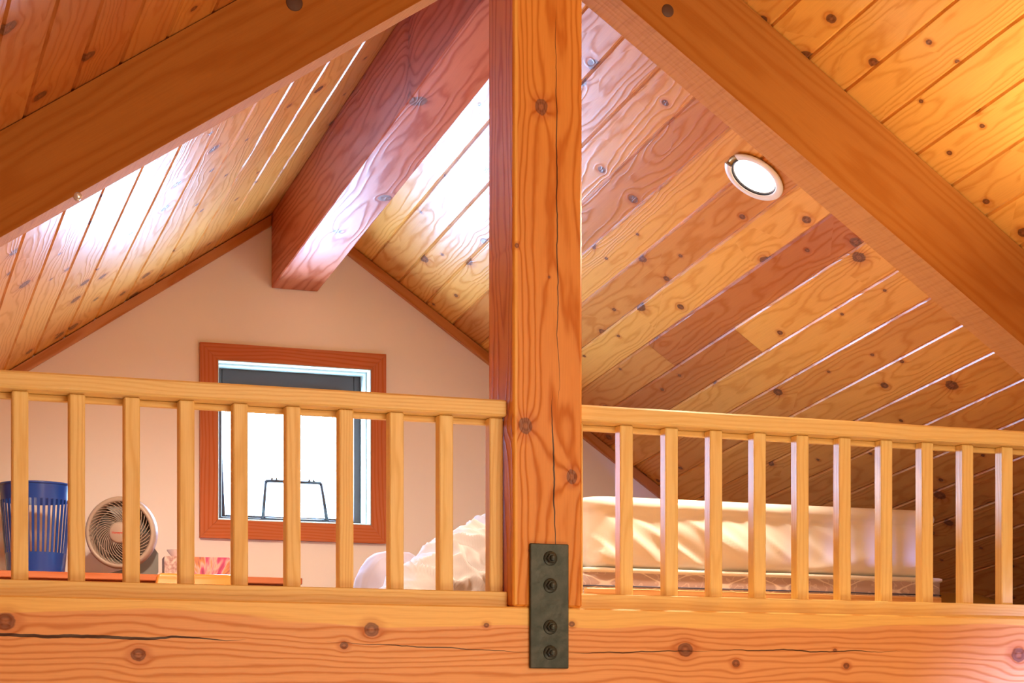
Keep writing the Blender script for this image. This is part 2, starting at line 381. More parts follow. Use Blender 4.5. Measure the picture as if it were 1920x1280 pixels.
TONES = {1: {3: .45, 4: .40, 5: .35, 6: .72, 7: .22, 8: .62, 9: .12, 10: (.90, 6.84, .55), 11: (.10, 6.35, .85), 12: .14, 13: .42,
             14: .16, 15: .28, 16: .38, 17: .42, 18: .5, 19: .4, 20: .55},
         -1: {1: .5, 2: .42, 3: .5, 4: .28, 5: .22, 6: .14, 7: .1, 8: .18, 9: .12, 10: .2, 11: .25, 12: .15, 13: .3}}  # pale left tones put the window glare into the board colour
def board_ceiling(side, name):
    b = MB((XA, 2.5, Z(2.0)))
    edges = [0.0]+[.104+.1398*k for k in range(0, 34)]
    smax = (X1-XA+.04)*K
    for k in range(len(edges)-1):
        s0, s1 = edges[k], edges[k+1]
        if s0 > smax: break
        rnd = random.Random(100*k+side)
        t0 = TONES[side].get(k, rnd.uniform(.12, .62))
        joints = []
        if isinstance(t0, tuple):
            ta, yj, tb = t0; segs = [(YB, 5.02, rnd.uniform(0, .2)), (5.02, yj, ta), (yj, YW, tb)]  # near end kept pale: ceiling glow put into its tone
        else:
            yj = rnd.uniform(-1.0, 2.6); yk = 4.96+rnd.uniform(0, .1); nt = rnd.uniform(.0, .2) if side > 0 else rnd.uniform(.6, 1.0); segs = [(YB, yj, rnd.uniform(.1, .6)), (yj, yk, nt), (yk, YW, t0)]  # near boards pale right, dark left: glow and dimness put into tone
        g, e_ = .0065, .0062
        for (ya, yb, tn) in segs:
            prof = [(s0, g), (s0+e_, 0), (s1-e_, 0), (s1, g)]
            vs = []; wc = []; R = rnd.uniform(0, 60); A = rnd.uniform(-.05, .05); B = rnd.uniform(.03, .11)
            ys = [ya+.0008, yb-.0008]
            for Y in ys:
                for (s, h) in prof:
                    vs.append(ceiling_pt(side, s, Y, h)); wc.append((Y+R, s-(s0+s1)/2+A, B))
            fs = [(i, i+1, 5+i, 4+i) for i in range(3)]
            if side > 0: fs = [f[::-1] for f in fs]
            b.add(vs, fs, wc, tn)
            # dark butt-joint recess behind board ends
            vs = [ceiling_pt(side, s0, yb-.003, g), ceiling_pt(side, s1, yb-.003, g), ceiling_pt(side, s1, yb+.003, g), ceiling_pt(side, s0, yb+.003, g)]
            b.add(vs, [(0, 1, 2, 3)], [(0, .1, .1)]*4, 1.0)
    # roof deck above the boards
    vs = [ceiling_pt(side, -.12, YB, .06), ceiling_pt(side, smax, YB, .06), ceiling_pt(side, smax, YW+.2, .06), ceiling_pt(side, -.12, YW+.2, .06)]
    b.add(vs, [(0, 1, 2, 3)], None, .5)
    return struct(b.build(name, M_ceil, recalc=False))
c1 = board_ceiling(-1, 'ceiling'); c2 = board_ceiling(1, 'ceiling')

# far gable wall with the window opening
WX0, WX1, WZ0, WZ1 = 1.607, 2.232, .817, 1.446      # finished opening
b = MB((XA, YW, Z(0)))
LO = -2.5
def top(x): return zc(x, YW)+.04
def gp(*pts): return [(x, Z(z)) for x, z in pts]
b.prism(gp((X0, LO), (WX0, LO), (WX0, top(WX0)), (X0, top(X0))), 1, YW, YW+.16)
b.prism(gp((WX1, LO), (X1, LO), (X1, top(X1)), (WX1, top(WX1))), 1, YW, YW+.16)
b.prism(gp((WX0, LO), (WX1, LO), (WX1, WZ0), (WX0, WZ0)), 1, YW, YW+.16)
b.prism(gp((WX0, WZ1), (WX1, WZ1), (WX1, top(WX1)), (XA, top(XA)), (WX0, top(WX0))), 1, YW, YW+.16)
struct(b.build('wall_back', M_wall))
# side walls, wall behind the viewer, ground floor
for nm, x, sx in (('wall_left', X0, -1), ('wall_right', X1, 1)):
    b = MB((x, 2, 0)); b.prism([(YB, 0), (YW+.16, 0), (YW+.16, Z(zc(x, YW))+.06), (YB, Z(zc(x, YB))+.06)], 0, x, x+sx*.12)
    struct(b.build(nm, M_wall2))
b = MB((XA, YB, 0)); b.prism([(X0, 0), (X1, 0), (X1, Z(zc(X1, YB))+.06), (XA, Z(zr(YB))+.06), (X0, Z(zc(X0, YB))+.06)], 1, YB-.12, YB)
struct(b.build('wall_front', M_wall2))
b = MB((XA, 2, 0))
for i in range(49):
    x = X0+i*.15
    b.box(x+.001, min(x+.149, X1), YB, YW, -.03, 0, .002, 1, tone=random.uniform(.1, .7))
struct(b.build('floor', M_floor))
b = MB((XA, 6.3, Z(-.06)))
for i in range(49):
    x = X0+i*.15
    b.box(x+.001, min(x+.149, X1), 5.152, YW-.002, Z(-.12), Z(0), .002, 1, tone=random.uniform(.1, .7))
struct(b.build('floor', M_floor))
# gable trims under the ceiling
for i, (xa_, xb_) in enumerate(((X0+.01, 1.822), (2.018, X1-.3))):
    b = MB(((xa_+xb_)/2, 7.75, Z(zc((xa_+xb_)/2, 7.75))))
    hh = .043
    f = lambda x: zc(x, 7.76)-.003
    b.prism([(xa_, Z(f(xa_)-hh)), (xb_, Z(f(xb_)-hh)), (xb_, Z(f(xb_))), (xa_, Z(f(xa_)))], 1, 7.747, 7.769,
            wcf=lambda p: (p[0], (p[2]-Z(zc(p[0], 7.76)))+.02, .06+p[1]-7.75), tone=.35)
    struct(b.build('trim_%d' % (i+1), M_trim))

# ------------------------------------------------------------------ window
wn = bpy.data.objects.new('window_1', None); COL.objects.link(wn); wn.location = (XA, 7.76, Z(.8)); wn['kind'] = 'structure'
cx0, cx1, cz0, cz1 = 1.5367, 2.2951, .7455, 1.5113
def casing(poly, ax, nm):
    b = MB(); b.prism([(x, Z(z)) for x, z in poly], 1, 7.748, 7.769, wcf=lambda p: ((p[0], p[2], .05) if ax == 0 else (p[2], p[0], .05)))
    o = b.build(nm, M_casing, wn)
g_ = .0007
casing([(cx0, cz1), (cx1, cz1), (WX1, WZ1), (WX0, WZ1)], 0, 'window_casing')
casing([(cx0, cz0), (cx1, cz0), (WX1, WZ0), (WX0, WZ0)], 0, 'window_casing')
casing([(cx0, cz0+g_), (WX0-g_, WZ0), (WX0-g_, WZ1), (cx0, cz1-g_)], 1, 'window_casing')
casing([(cx1, cz0+g_), (WX1+g_, WZ0), (WX1+g_, WZ1), (cx1, cz1-g_)], 1, 'window_casing')
b = MB()   # jamb liner in two steps
for (ya, yb, t) in ((7.750, 7.80, .004), (7.80, 7.90, .012)):
    b.box(WX0, WX0+t, ya, yb, Z(WZ0), Z(WZ1), .001); b.box(WX1-t, WX1, ya, yb, Z(WZ0), Z(WZ1), .001)
    b.box(WX0+t, WX1-t, ya, yb, Z(WZ1-t), Z(WZ1), .001); b.box(WX0+t, WX1-t, ya, yb, Z(WZ0), Z(WZ0+t), .001)
b.build('window_jamb', M_jamb, wn)
b = MB()   # dark fixed frame
ix0, ix1, iz0, iz1 = WX0+.012, WX1-.012, WZ0+.012, WZ1-.012
for (a0, a1, c0, c1) in ((ix0, ix0+.028, iz0, iz1), (ix1-.028, ix1, iz0, iz1)):
    b.box(a0, a1, 7.865, 7.93, Z(c0), Z(c1), .002)
b.box(ix0+.028, ix1-.028, 7.865, 7.93, Z(iz1-.085), Z(iz1), .002); b.box(ix0+.028, ix1-.028, 7.865, 7.93, Z(iz0), Z(iz0+.014), .002)
b.build('window_frame', M_bronze, wn)
# sash, hinged at the sill and leaning outwards at the top
tilt = math.radians(12.5); HB = Vector((0, 7.905, Z(iz0+.016)))
def sx(p):
    y = p[1]; z = p[2]
    return Vector((p[0], HB[1]+y*math.cos(tilt)+z*math.sin(tilt), HB[2]+z*math.cos(tilt)-y*math.sin(tilt)))
sash = MB(); sx0, sx1, sh = ix0+.031, ix1-.031, .530
sash.box(sx0, sx0+.02, 0, .022, 0, sh, .002, xf=sx); sash.box(sx1-.02, sx1, 0, .022, 0, sh, .002, xf=sx)
sash.box(sx0+.02, sx1-.02, 0, .022, sh-.02, sh, .002, xf=sx); sash.box(sx0+.02, sx1-.02, 0, .022, 0, .012, .002, xf=sx)
so = sash.build('window_sash', M_bronze, wn)
gl = MB(); gl.box(sx0+.019, sx1-.019, .009, .013, .011, sh-.019, 0, xf=sx); gl.build('window_pane', M_glass, so)
# tilted wire stop with two clips
b = MB(); q = [(1.8117, 7.858, Z(.838)), (1.8248, 7.862, Z(.9925)), (2.0529, 7.862, Z(.992)), (2.0774, 7.858, Z(.838))]
for i in range(3): b.tube([q[i], q[i+1]], .0075, 6)
b.tube([q[0], q[3]], .0075, 6)
for x in (1.8585, 2.0128): b.box(x-.016, x+.016, 7.856, 7.868, Z(.990), Z(.998), .001); b.box(x-.013, x-.006, 7.857, 7.867, Z(.998), Z(1.006)); b.box(x+.006, x+.013, 7.857, 7.867, Z(.998), Z(1.006))
b.build('window_stop', M_bronze, wn)

# ------------------------------------------------------------------ timber frame
HB_ = 4.95
# loft beam
b = MB((XA, 5.05, Z(.1)))
b.box(X0+.01, X1-.01, HB_, 5.15, Z(-.13), Z(.3205), .004, 0, off={'d': (0, 0, 0)}, tone=.3)
b.wc = [(p[0], p[2]-CZ-.2, p[1]-HB_-.1) for p in b.v]
tag(b.build('loft_beam', M_beam), 'long knotty fir beam with yellow sapwood edge, carrying the loft railings', 'beam')
# post
pt = MB((XA, 5.05, Z(.32)))
pt.box(1.8155, 2.0135, HB_, 5.146, Z(.3215), Z(2.300), .006, 2)
pt.wc = [(p[2]-CZ, -(p[0]-XA) if False else p[0]-XA, p[1]-HB_-.1) for p in pt.v]
# sapwood strip runs down the left arris: mirror the across-coordinate for the sap mask only
po = pt.build('timber_post', M_post)
tag(po, 'square knotty fir post with a long crack, rising from the loft beam', 'post')
# ridge beam (slopes with the roof)
def ridge_xf(p): return Vector((p[0], p[1], p[2]+.1068*(7.75-p[1])))
b = MB((1.92, 6.4, Z(2.0)))
b.box(1.8249, 2.0149, 5.15, 7.765, Z(1.748), Z(2.095), .004, 1, xf=ridge_xf)
b.wc = [(p[1], p[0]-1.92, p[2]-CZ-.1068*(7.75-p[1])-1.85) for p in b.v]
tag(b.build('ridge_beam', M_ridge), 'red-stained ridge beam with swirling knots running to the far gable', 'ridge beam')
# principal rafters
def rafter(side, label):
    xe = XA-3.0 if side < 0 else XA+3.0
    xi = 1.8150 if side < 0 else 2.0140
    zb = lambda x: 2.116-.6625*abs(x-1.9)-( .0 if side < 0 else .004)
    zt = lambda x: zc(x, HB_+.14)-.004
    y0, y1 = HB_, HB_+.14
    N = 24; vs = []; fs = []; wc = []
    for i in range(N+1):
        x = xi+(xe-xi)*i/N; zb_, zt_ = max(zb(x), .3216), zc(x, 0)
        for (y, top_) in ((y0, 0), (y1, 0), (y1, 1), (y0, 1)):
            z = (zc(x, y)-.003) if top_ else zb_
            vs.append((x, y, Z(z))); wc.append((x*1.2, (z-zb(x))-.12, y-y0-.17))
    for i in range(N):
        for k in range(4): fs.append((i*4+k, i*4+(k+1) % 4, i*4+4+(k+1) % 4, i*4+4+k))
    fs += [(0, 1, 2, 3), (N*4, N*4+1, N*4+2, N*4+3)]
    b = MB(((xi+xe)/2, 5.0, Z(zb((xi+xe)/2)))); b.add(vs, fs, wc, .4)
    o = b.build('rafter', M_raft); tag(o, label, 'rafter', 'rafters meeting at the post')
    return o
rl = rafter(-1, 'brown resawn rafter sloping down to the left of the post')
rr_ = rafter(1, 'brown resawn rafter sloping down to the right above the round downlight')
# round plug let into each rafter's face
def disc_plug(x, z, r, parent, mat, y=HB_, nm='plug', n=24):
    b = MB(); b.lathe([(0.0001, -.0012), (r*.9, -.0012), (r, 0), (r, .01), (.0001, .01)], n, xf=lambda p: Vector((x+p[0], y+p[2], Z(z)+p[1])), closed=False)
    return b.build(nm, mat, parent)
M_plug = plain('dark_knot_plug', (.085, .03, .012), .6, bump=(90, .4))
disc_plug(1.223, 1.8438, .022, rl, M_plug); disc_plug(2.2642, 1.9522, .018, rr_, M_plug)
disc_plug(.6798, 1.3041-.002, .010, rl, plain('bright_peg', (.75, .75, .78), .2, .6), nm='peg')

# steel strap plate with four bolts
plate = thing('steel_plate', 'dark green-grey steel strap bolted across post and beam', 'bracket', (1.9148, 4.945, Z(.3)))
b = MB(); b.box(1.8600, 1.9695, 4.938, 4.9495, Z(.158), Z(.489), .002); b.build('plate', M_metal, plate)
def bolt(z, first=None):
    x = 1.9165
    bo = bpy.data.objects.new('bolt', None); COL.objects.link(bo); bo.parent = plate; bo.location = (x-plate.location[0], -.007, Z(z)-plate.location[2])
    ox = lambda p: Vector((x+p[0], 4.938-p[2], Z(z)+p[1]))
    w_ = MB(); w_.lathe([(.008, 0), (.0185, 0), (.0195, .0015), (.0185, .0035), (.008, .0035)], 32, xf=ox, closed=False); w_.build('washer', M_metal, bo)
    n_ = MB(); n_.lathe([(.0001, .0035), (.0135, .0035), (.0135, .0135), (.0115, .0155), (.0001, .0155)], 6, xf=ox, closed=False, smooth=False); n_.build('nut', M_metal, bo)
    e_ = MB(); e_.lathe([(.0001, .015), (.0082, .015), (.0082, .026), (.0068, .0275), (.0001, .0275)], 20, xf=ox, closed=False); e_.build('bolt_end', M_metal, bo)
for z in (.4501, .3779, .2675, .1996): bolt(z)

# ------------------------------------------------------------------ railings
YR = 4.991
def railing(xa_, xb_, xs, label, extra=None):
    t = thing('railing', label, 'railing', ((xa_+xb_)/2, 5.03, Z(.3205)), 'loft railings')
    b = MB(); b.box(xa_, xb_, YR, YR+.089, Z(.830), Z(.8735), .005, 0, tone=.25); b.build('top_rail', M_rail, t)
    b = MB(); b.box(xa_, xb_, 5.0585, 5.0775, Z(.8145), Z(.8295), .0015, 0, tone=.45); b.build('sub_rail', M_rail, t)
    b = MB(); b.box(xa_, xb_, YR, YR+.085, Z(.321), Z(.3625), .002, 0, tone=.3); b.build('bottom_rail', M_rail, t)
    for x, wd in xs:
        rnd = random.random()
        b = MB(); b.box(x, x+wd, 5.02, 5.058, Z(.3627), Z(.8298), .0028, 2, tone=rnd*.6); b.build('baluster', M_rail, t)
    return t
L = [.258, .395, .531, .669, .805, .943, 1.081, 1.219, 1.360, 1.497, 1.634, 1.775]
railing(.03, 1.8148, [(x, .0385) for x in L]+[(.121, .0385)], 'pale fir railing with square balusters on the beam, left of the post')
R = [2.154+.1359*k for k in range(12)]
railing(2.0140, 3.765, [(2.0142, .030)]+[(x, .0385) for x in R], 'pale fir railing with square balusters in front of the bed, right of the post')

# ------------------------------------------------------------------ downlight
dl = thing('downlight', 'round white recessed downlight glowing in the board ceiling', 'ceiling light', (2.8376, 5.556, Z(1.714)))
n_c = Vector((M_/K, .1068/K*1.0, 1/K)).normalized()      # outward (upwards) normal of the right slope
sP = (2.8376-XA)*K; cP = ceiling_pt(1, sP, 5.556, 0)
ex = Vector((0, 1, -.1068)).normalized(); ex = (ex-n_c*ex.dot(n_c)).normalized(); ey = n_c.cross(ex)
dxf = lambda p: cP+ex*p[0]+ey*p[1]+n_c*p[2]
# which local angle points to the left (-X)
al = math.atan2(-ey[0], -ex[0])
n = 96
def in_notch(k):
    a = 2*math.pi*(k+.5)/n; d = (a-al+math.pi) % (2*math.pi)-math.pi
    return -.30 < d-.0 < .30
b = MB(); vs = []; fs = []; prof = [(.0765, -.0085), (.081, -.0105), (.099, -.0085), (.1015, -.006), (.1005, -.0045), (.0765, -.0045)]
ks = [k for k in range(n) if not in_notch(k)]
b.lathe(prof, n, xf=dxf, closed=True, skip=lambda k, i: in_notch(k)); b.build('trim_ring', M_white, dl, recalc=False)
b = MB(); b.lathe([(.0762, -.008), (.0715, -.0010), (.0762, -.0010)], 64, xf=lambda p: dxf(p), closed=True); b.build('baffle', M_black, dl)
b = MB(); b.lathe([(.0765, -.0042), (.096, -.0042), (.096, -.0006), (.0765, -.0006)], 64, xf=dxf); b.build('can_rim', M_brass, dl)
b = MB(); b.lathe([(.0001, -.0045), (.035, -.004), (.060, -.0028), (.0712, -.0012)], 64, xf=dxf, closed=False); b.build('lens', M_lens, dl, recalc=False)
for (xl, yl, zl, en) in ((2.8376, 5.556, 1.714, 85), (.9914, 5.556, 1.714, 125)):  # second spot is an added fill for the loft, without a fixture
    sp = bpy.data.lights.new('downlight_and_fill', 'SPOT'); sp.energy = en; sp.color = (1.0, .80, .58); sp.spot_size = math.radians(125 if xl > 2 else 110); sp.spot_blend = .8; sp.shadow_soft_size = .07
    spo = bpy.data.objects.new('downlight_and_fill', sp); COL.objects.link(spo); spo.location = (xl, yl, Z(zl)-.09)
    spo_dir = Vector((-.5, -.02, -.85)) if xl > 2 else Vector((.2, .5, -.85))
    spo.rotation_euler = spo_dir.to_track_quat('-Z', 'Y').to_euler()

# ------------------------------------------------------------------ bed
def ring_solid(mb, cx, cy, hx, hy, cr_, levels, disp=None, ang=0.0, nseg=220, cap_top=True, cap_bot=True):
    """stack of rounded rectangles; levels = (z, inset)"""
    per = []
    def rr(t, ins):
        a, b_, r = hx-ins, hy-ins, max(cr_-ins*.5, .01)
        L1, L2 = 2*(a-r), 2*(b_-r); arc = math.pi*r/2; tot = 2*L1+2*L2+4*arc; d = t*tot
        segs = [(L1, lambda q: ((-a+r+q), -b_, 0, -1)), (arc, lambda q: (a-r+r*math.sin(q/r), -b_+r-r*math.cos(q/r), math.sin(q/r), -math.cos(q/r))),
                (L2, lambda q: (a, -b_+r+q, 1, 0)), (arc, lambda q: (a-r+r*math.cos(q/r), b_-r+r*math.sin(q/r), math.cos(q/r), math.sin(q/r))),
                (L1, lambda q: (a-r-q, b_, 0, 1)), (arc, lambda q: (-a+r-r*math.sin(q/r), b_-r+r*math.cos(q/r), -math.sin(q/r), math.cos(q/r))),
                (L2, lambda q: (-a, b_-r-q, -1, 0)), (arc, lambda q: (-a+r-r*math.cos(q/r), -b_+r-r*math.sin(q/r), -math.cos(q/r), -math.sin(q/r)))]
        for L_, f in segs:
            if d <= L_+1e-9: return f(d)
            d -= L_
        return segs[0][1](0)
    vs = []; fs = []
    ca, sa = math.cos(ang), math.sin(ang)
    for (z, ins) in levels:
        for k in range(nseg):
            x, y, nx, ny = rr(k/nseg, ins)
            dd = disp(x, y, z, nx, ny) if disp else 0
            x += nx*dd; y += ny*dd
            vs.append(Vector((cx+x*ca-y*sa, cy+x*sa+y*ca, z)))
    for i in range(len(levels)-1):
        for k in range(nseg): fs.append((i*nseg+k, i*nseg+(k+1) % nseg, (i+1)*nseg+(k+1) % nseg, (i+1)*nseg+k))
    if cap_bot: fs.append(tuple(range(nseg))[::-1])
    if cap_top: fs.append(tuple((len(levels)-1)*nseg+k for k in range(nseg)))
    mb.add(vs, fs, None, .4, True)

BA = math.radians(1.1); BCX, BCY, BHX, BHY = 2.984, 6.185, .659, .442
fr = thing('bed_frame', 'pale wooden bed frame under the box spring, behind the right railing', 'bed', (BCX, BCY, Z(0)))
rot = lambda p: Vector((BCX+(p[0])*math.cos(BA)-(p[1])*math.sin(BA), BCY+p[0]*math.sin(BA)+p[1]*math.cos(BA), p[2]))
for sy in (-1, 1):
    b = MB(); y = sy*(BHY+.012)
    b.box(-BHX, BHX-.03, y-.011, y+.011, Z(.22), Z(.434), .003, 0, xf=rot, tone=.2); b.build('side_rail', M_bedw, fr)
for sx_ in (-1, 1):
    b = MB(); x = sx_*(BHX-.045)
    b.box(x-.011, x+.011, -BHY+.001, BHY-.001, Z(.14), Z(.236), .003, 1, xf=rot, tone=.2); b.build('end_rail', M_bedw, fr)
    for sy in (-1, 1):
        b = MB(); b.box(sx_*(BHX-.05)-.03, sx_*(BHX-.05)+.03, sy*(BHY-.05)-.03, sy*(BHY-.05)+.03, Z(0.0005), Z(.24), .003, 2, xf=rot, tone=.2); b.build('leg', M_bedw, fr)
b = MB(); b.box(-BHX+.04, BHX-.04, -BHY+.01, BHY-.01, Z(.24), Z(.262), .002, 0, xf=rot, tone=.2); b.build('slat_base', M_bedw, fr)

bs = thing('box_spring', 'pinkish damask box spring with white top edge, below the mattress', 'box spring', (BCX, BCY, Z(.263)))
b = MB(); ring_solid(b, BCX, BCY, BHX-.0, BHY-.004, .035, [(Z(.264), .02), (Z(.28), .006), (Z(.444), .0), (Z(.484), .0), (Z(.486), .003)], ang=BA, nseg=120, cap_top=False)
b.build('ticking', M_tick, bs)
b = MB(); ring_solid(b, BCX, BCY, BHX+.002, BHY-.002, .037, [(Z(.4845), .004), (Z(.488), -.003), (Z(.497), -.003), (Z(.5005), .006)], ang=BA, nseg=160, cap_bot=False)
b.build('top_border', M_sheet, bs)['label'] = 'white quilted top border'
for z in (.4405,):
    b = MB(); ring_solid(b, BCX, BCY, BHX+.002, BHY-.001, .037, [(Z(z), .004), (Z(z+.001), 0), (Z(z+.0035), 0), (Z(z+.0045), .004)], ang=BA, nseg=160, cap_top=False, cap_bot=False)
    b.build('piping', M_navy, bs)['label'] = 'dark navy piping line'

def fold(x, y, z, nx, ny):
    zz = z-CZ; t = (zz-.50)/.22
    if ny > -.5: return 0.0
    p = x
    amp = max(0.0, min(1.0, (1.0-(x+.659))/1.0+.25)) if ny < -.5 else .35
    d = mnoise.noise(Vector((p*5.5+zz*9.0, zz*2.2, 3.1)))
    d2 = 1-abs(mnoise.noise(Vector((p*11+zz*16, zz*3, 9.7))))*2
    e_ = math.exp(-((t-.35)/.45)**2)
    lobes = .012*math.exp(-((zz-(.60-.16*math.exp(-((x+.15)/.45)**2)))/.028)**2) if -.6 < x < .45 and ny < -.5 else 0
    return amp*e_*(.020*d+.013*d2)+lobes*.9+.004*mnoise.noise(Vector((p*3, zz*14, 0)))
mt = MB((BCX, BCY, Z(.502)))
lv = [(.503, .05), (.506, .022), (.512, .012)]+[(.52+.0075*i, .008-.006*math.sin(math.pi*i/20)) for i in range(21)]
lv += [(.679, .004), (.683, .0015), (.688, -.002), (.698, -.004), (.710, -.001), (.719, .008), (.7245, .022), (.7275, .045), (.729, .09)]
ring_solid(mt, BCX, BCY, BHX-.016, BHY-.002, .07, [(Z(z), i) for z, i in lv], disp=fold, ang=BA, nseg=420)
tag(mt.build('mattress', M_sheet), 'thick white sheeted mattress with slanting folds, lit from above, on the box spring', 'mattress')

# duvet heaped over the head end
def ridged(p, k=1):
    return 1-abs(mnoise.noise(p))*2.0*k
def mound(mb, xs, zt, cy, hy, z0, seed, amp=.012, nst=90, nsec=80, dirv=(5, 3, 8), sq=3.0):
    vs = []; fs = []
    for i in range(nst+1):
        t = i/nst; x = xs[0]+(xs[1]-xs[0])*t; h = max(zt(x)-z0, .002); hw = hy(x)
        for k in range(nsec+1):
            a = math.pi*k/nsec; c_, s_ = math.cos(a), math.sin(a)
            y = -math.copysign(abs(c_)**(2/sq), c_)*hw; z = (abs(s_)**(2/sq))*h
            p = Vector((x, cy+y, z0+z)); nn = Vector((0, -c_, s_+.001)).normalized()
            q = Vector((x*dirv[0]+z*dirv[1]*.9, y*2.2+seed, z*dirv[2]*.5+x*2))
            d = amp*(1.3*max(0, ridged(q)-.45)*1.6+.6*mnoise.noise(q*2.3)+.5*mnoise.noise(q*.5))
            p += nn*d*min(1, h/.12)
            vs.append(Vector((p[0], p[1], Z(p[2]))))
    W = nsec+1
    for i in range(nst):
        for k in range(nsec): fs.append((i*W+k, i*W+k+1, (i+1)*W+k+1, (i+1)*W+k))
    fs.append(tuple(range(W))); fs.append(tuple(nst*W+k for k in range(W))[::-1])
    for i in range(nst): fs.append((i*W+nsec, i*W, (i+1)*W, (i+1)*W+nsec))
    mb.add(vs, fs, None, .4, True)
def zt_duvet(x):
    pts = [(1.66, .20), (1.74, .36), (1.807, .439), (1.85, .485), (1.92, .532), (1.986, .580), (2.035, .613), (2.085, .638), (2.17, .685), (2.31, .71)]
    for (a, za), (b_, zb) in zip(pts, pts[1:]):
        if x <= b_: return za+(zb-za)*max(0, (x-a))/(b_-a)
    return .71
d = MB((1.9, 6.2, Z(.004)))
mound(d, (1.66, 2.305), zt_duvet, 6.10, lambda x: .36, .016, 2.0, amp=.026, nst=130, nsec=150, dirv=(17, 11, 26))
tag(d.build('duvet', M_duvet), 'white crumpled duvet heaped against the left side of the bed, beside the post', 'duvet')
pw = MB((2.005, 6.68, Z(.012)))
vs = []; fs = []; NU, NV = 90, 60
sgp = lambda v, p: math.copysign(abs(v)**p, v)
for j in range(NV+1):
    ph = math.pi*j/NV
    for i in range(NU):
        th_ = 2*math.pi*i/NU
        q = Vector((sgp(math.cos(th_), .75)*math.sin(ph)**.75*.145, sgp(math.sin(th_), .75)*math.sin(ph)**.75*.165, -sgp(math.cos(ph), .75)*.298))
        nn = q.normalized(); wq = Vector((q[0]*14, q[1]*9, q[2]*11+4))
        q += nn*(.007*mnoise.noise(wq)+.006*max(0, ridged(wq*1.3)-.4))
        vs.append(Vector((2.005, 6.68, Z(.318)))+q)
for j in range(NV):
    for i in range(NU): fs.append((j*NU+i, j*NU+(i+1) % NU, (j+1)*NU+(i+1) % NU, (j+1)*NU+i))
pw.add(vs, fs, None, .4, True)
tag(pw.build('pillow', M_pillow), 'pale lilac pillow slumped behind the white duvet, lit by the window', 'pillow')

# mustard pouf beyond the bed
pf = MB((4.03, 6.35, Z(.002)))
pf.lathe([(.0001, .0), (.18, .0), (.235, .04), (.26, .16), (.262, .30), (.25, .40), (.205, .455), (.12, .487), (.0001, .498)], 40, xf=lambda p: Vector((4.03+p[0], 6.35+p[1], Z(.002)+p[2])), closed=False)
tag(pf.build('pouf', M_must), 'dark mustard rounded pouf on the floor past the foot of the bed', 'pouf')

# ------------------------------------------------------------------ desk and what stands on it
TY0, TZ = 7.15, .5505
dk = thing('desk', 'long red-brown wooden desk against the gable wall under the window', 'desk', (.8, 7.4, Z(0)))
b = MB(); b.box(-.20, 1.797, TY0, 7.72, Z(TZ-.0235), Z(TZ), .0025, 0, tone=.3); b.build('desktop', M_desk, dk)
b = MB(); b.box(-.10, 1.70, TY0+.04, TY0+.06, Z(TZ-.10), Z(TZ-.024), .002, 0, tone=.6); b.build('apron', M_desk, dk)
for x in (-.16, 1.70):
    for y in (TY0+.04, 7.64):
        b = MB(); b.box(x, x+.05, y+.021, y+.065, Z(0.0005), Z(TZ-.0245), .002, 2, tone=.4); b.build('leg', M_desk, dk)
TT = Z(TZ)+.0006
# blue slotted waste basket
bk = thing('waste_basket', 'blue slotted plastic basket standing at the left end of the desk', 'basket', (.872, 7.46, TT))
bc = Vector((.872, 7.46, TT)); Hb = .338; NS = 240
def brad(z): return .103+.030*(z/Hb)
zs = [0.0, .086, .29, .307, Hb]
zs = [0, .03, .086, .12, .16, .20, .24, .278, .292, .30, Hb-.012, Hb]
b = MB(); th = .0025; vs = []; fs = []
per = 6
def is_hole(k, i):
    kk = k % per
    if 2 <= i <= 6: return kk < 3
    return False
nz_ = len(zs)
for k in range(NS):
    a = 2*math.pi*k/NS
    for z in zs:
        for r in (brad(z), brad(z)-th): vs.append(bc+Vector((r*math.cos(a), r*math.sin(a), z)))
def vi(k, i, s): return ((k % NS)*nz_+i)*2+s
for k in range(NS):
    for i in range(nz_-1):
        if is_hole(k, i): continue
        fs.append((vi(k, i, 0), vi(k+1, i, 0), vi(k+1, i+1, 0), vi(k, i+1, 0)))
        fs.append((vi(k, i, 1), vi(k, i+1, 1), vi(k+1, i+1, 1), vi(k+1, i, 1)))
        if is_hole(k+1, i): fs.append((vi(k+1, i, 0), vi(k+1, i, 1), vi(k+1, i+1, 1), vi(k+1, i+1, 0)))
        if is_hole(k-1, i): fs.append((vi(k, i, 1), vi(k, i, 0), vi(k, i+1, 0), vi(k, i+1, 1)))
        if i+1 < nz_-1 and is_hole(k, i+1): fs.append((vi(k, i+1, 0), vi(k+1, i+1, 0), vi(k+1, i+1, 1), vi(k, i+1, 1)))
        if i > 0 and is_hole(k, i-1): fs.append((vi(k, i, 1), vi(k+1, i, 1), vi(k+1, i, 0), vi(k, i, 0)))
b.add(vs, fs, None, .4, False); b.build('basket_body', M_blue, bk, recalc=False)
b = MB(); b.tube([bc+Vector((brad(Hb)*math.cos(t_*math.pi/36), brad(Hb)*math.sin(t_*math.pi/36), Hb-.003)) for t_ in range(72)], .0045, 8, closed=True); b.build('rim', M_blue, bk)
b = MB(); b.lathe([(.0001, .001), (.1015, .001), (.1015, .004), (.0001, .004)], 48, xf=lambda p: bc+p, closed=False); b.build('base', M_blue, bk)

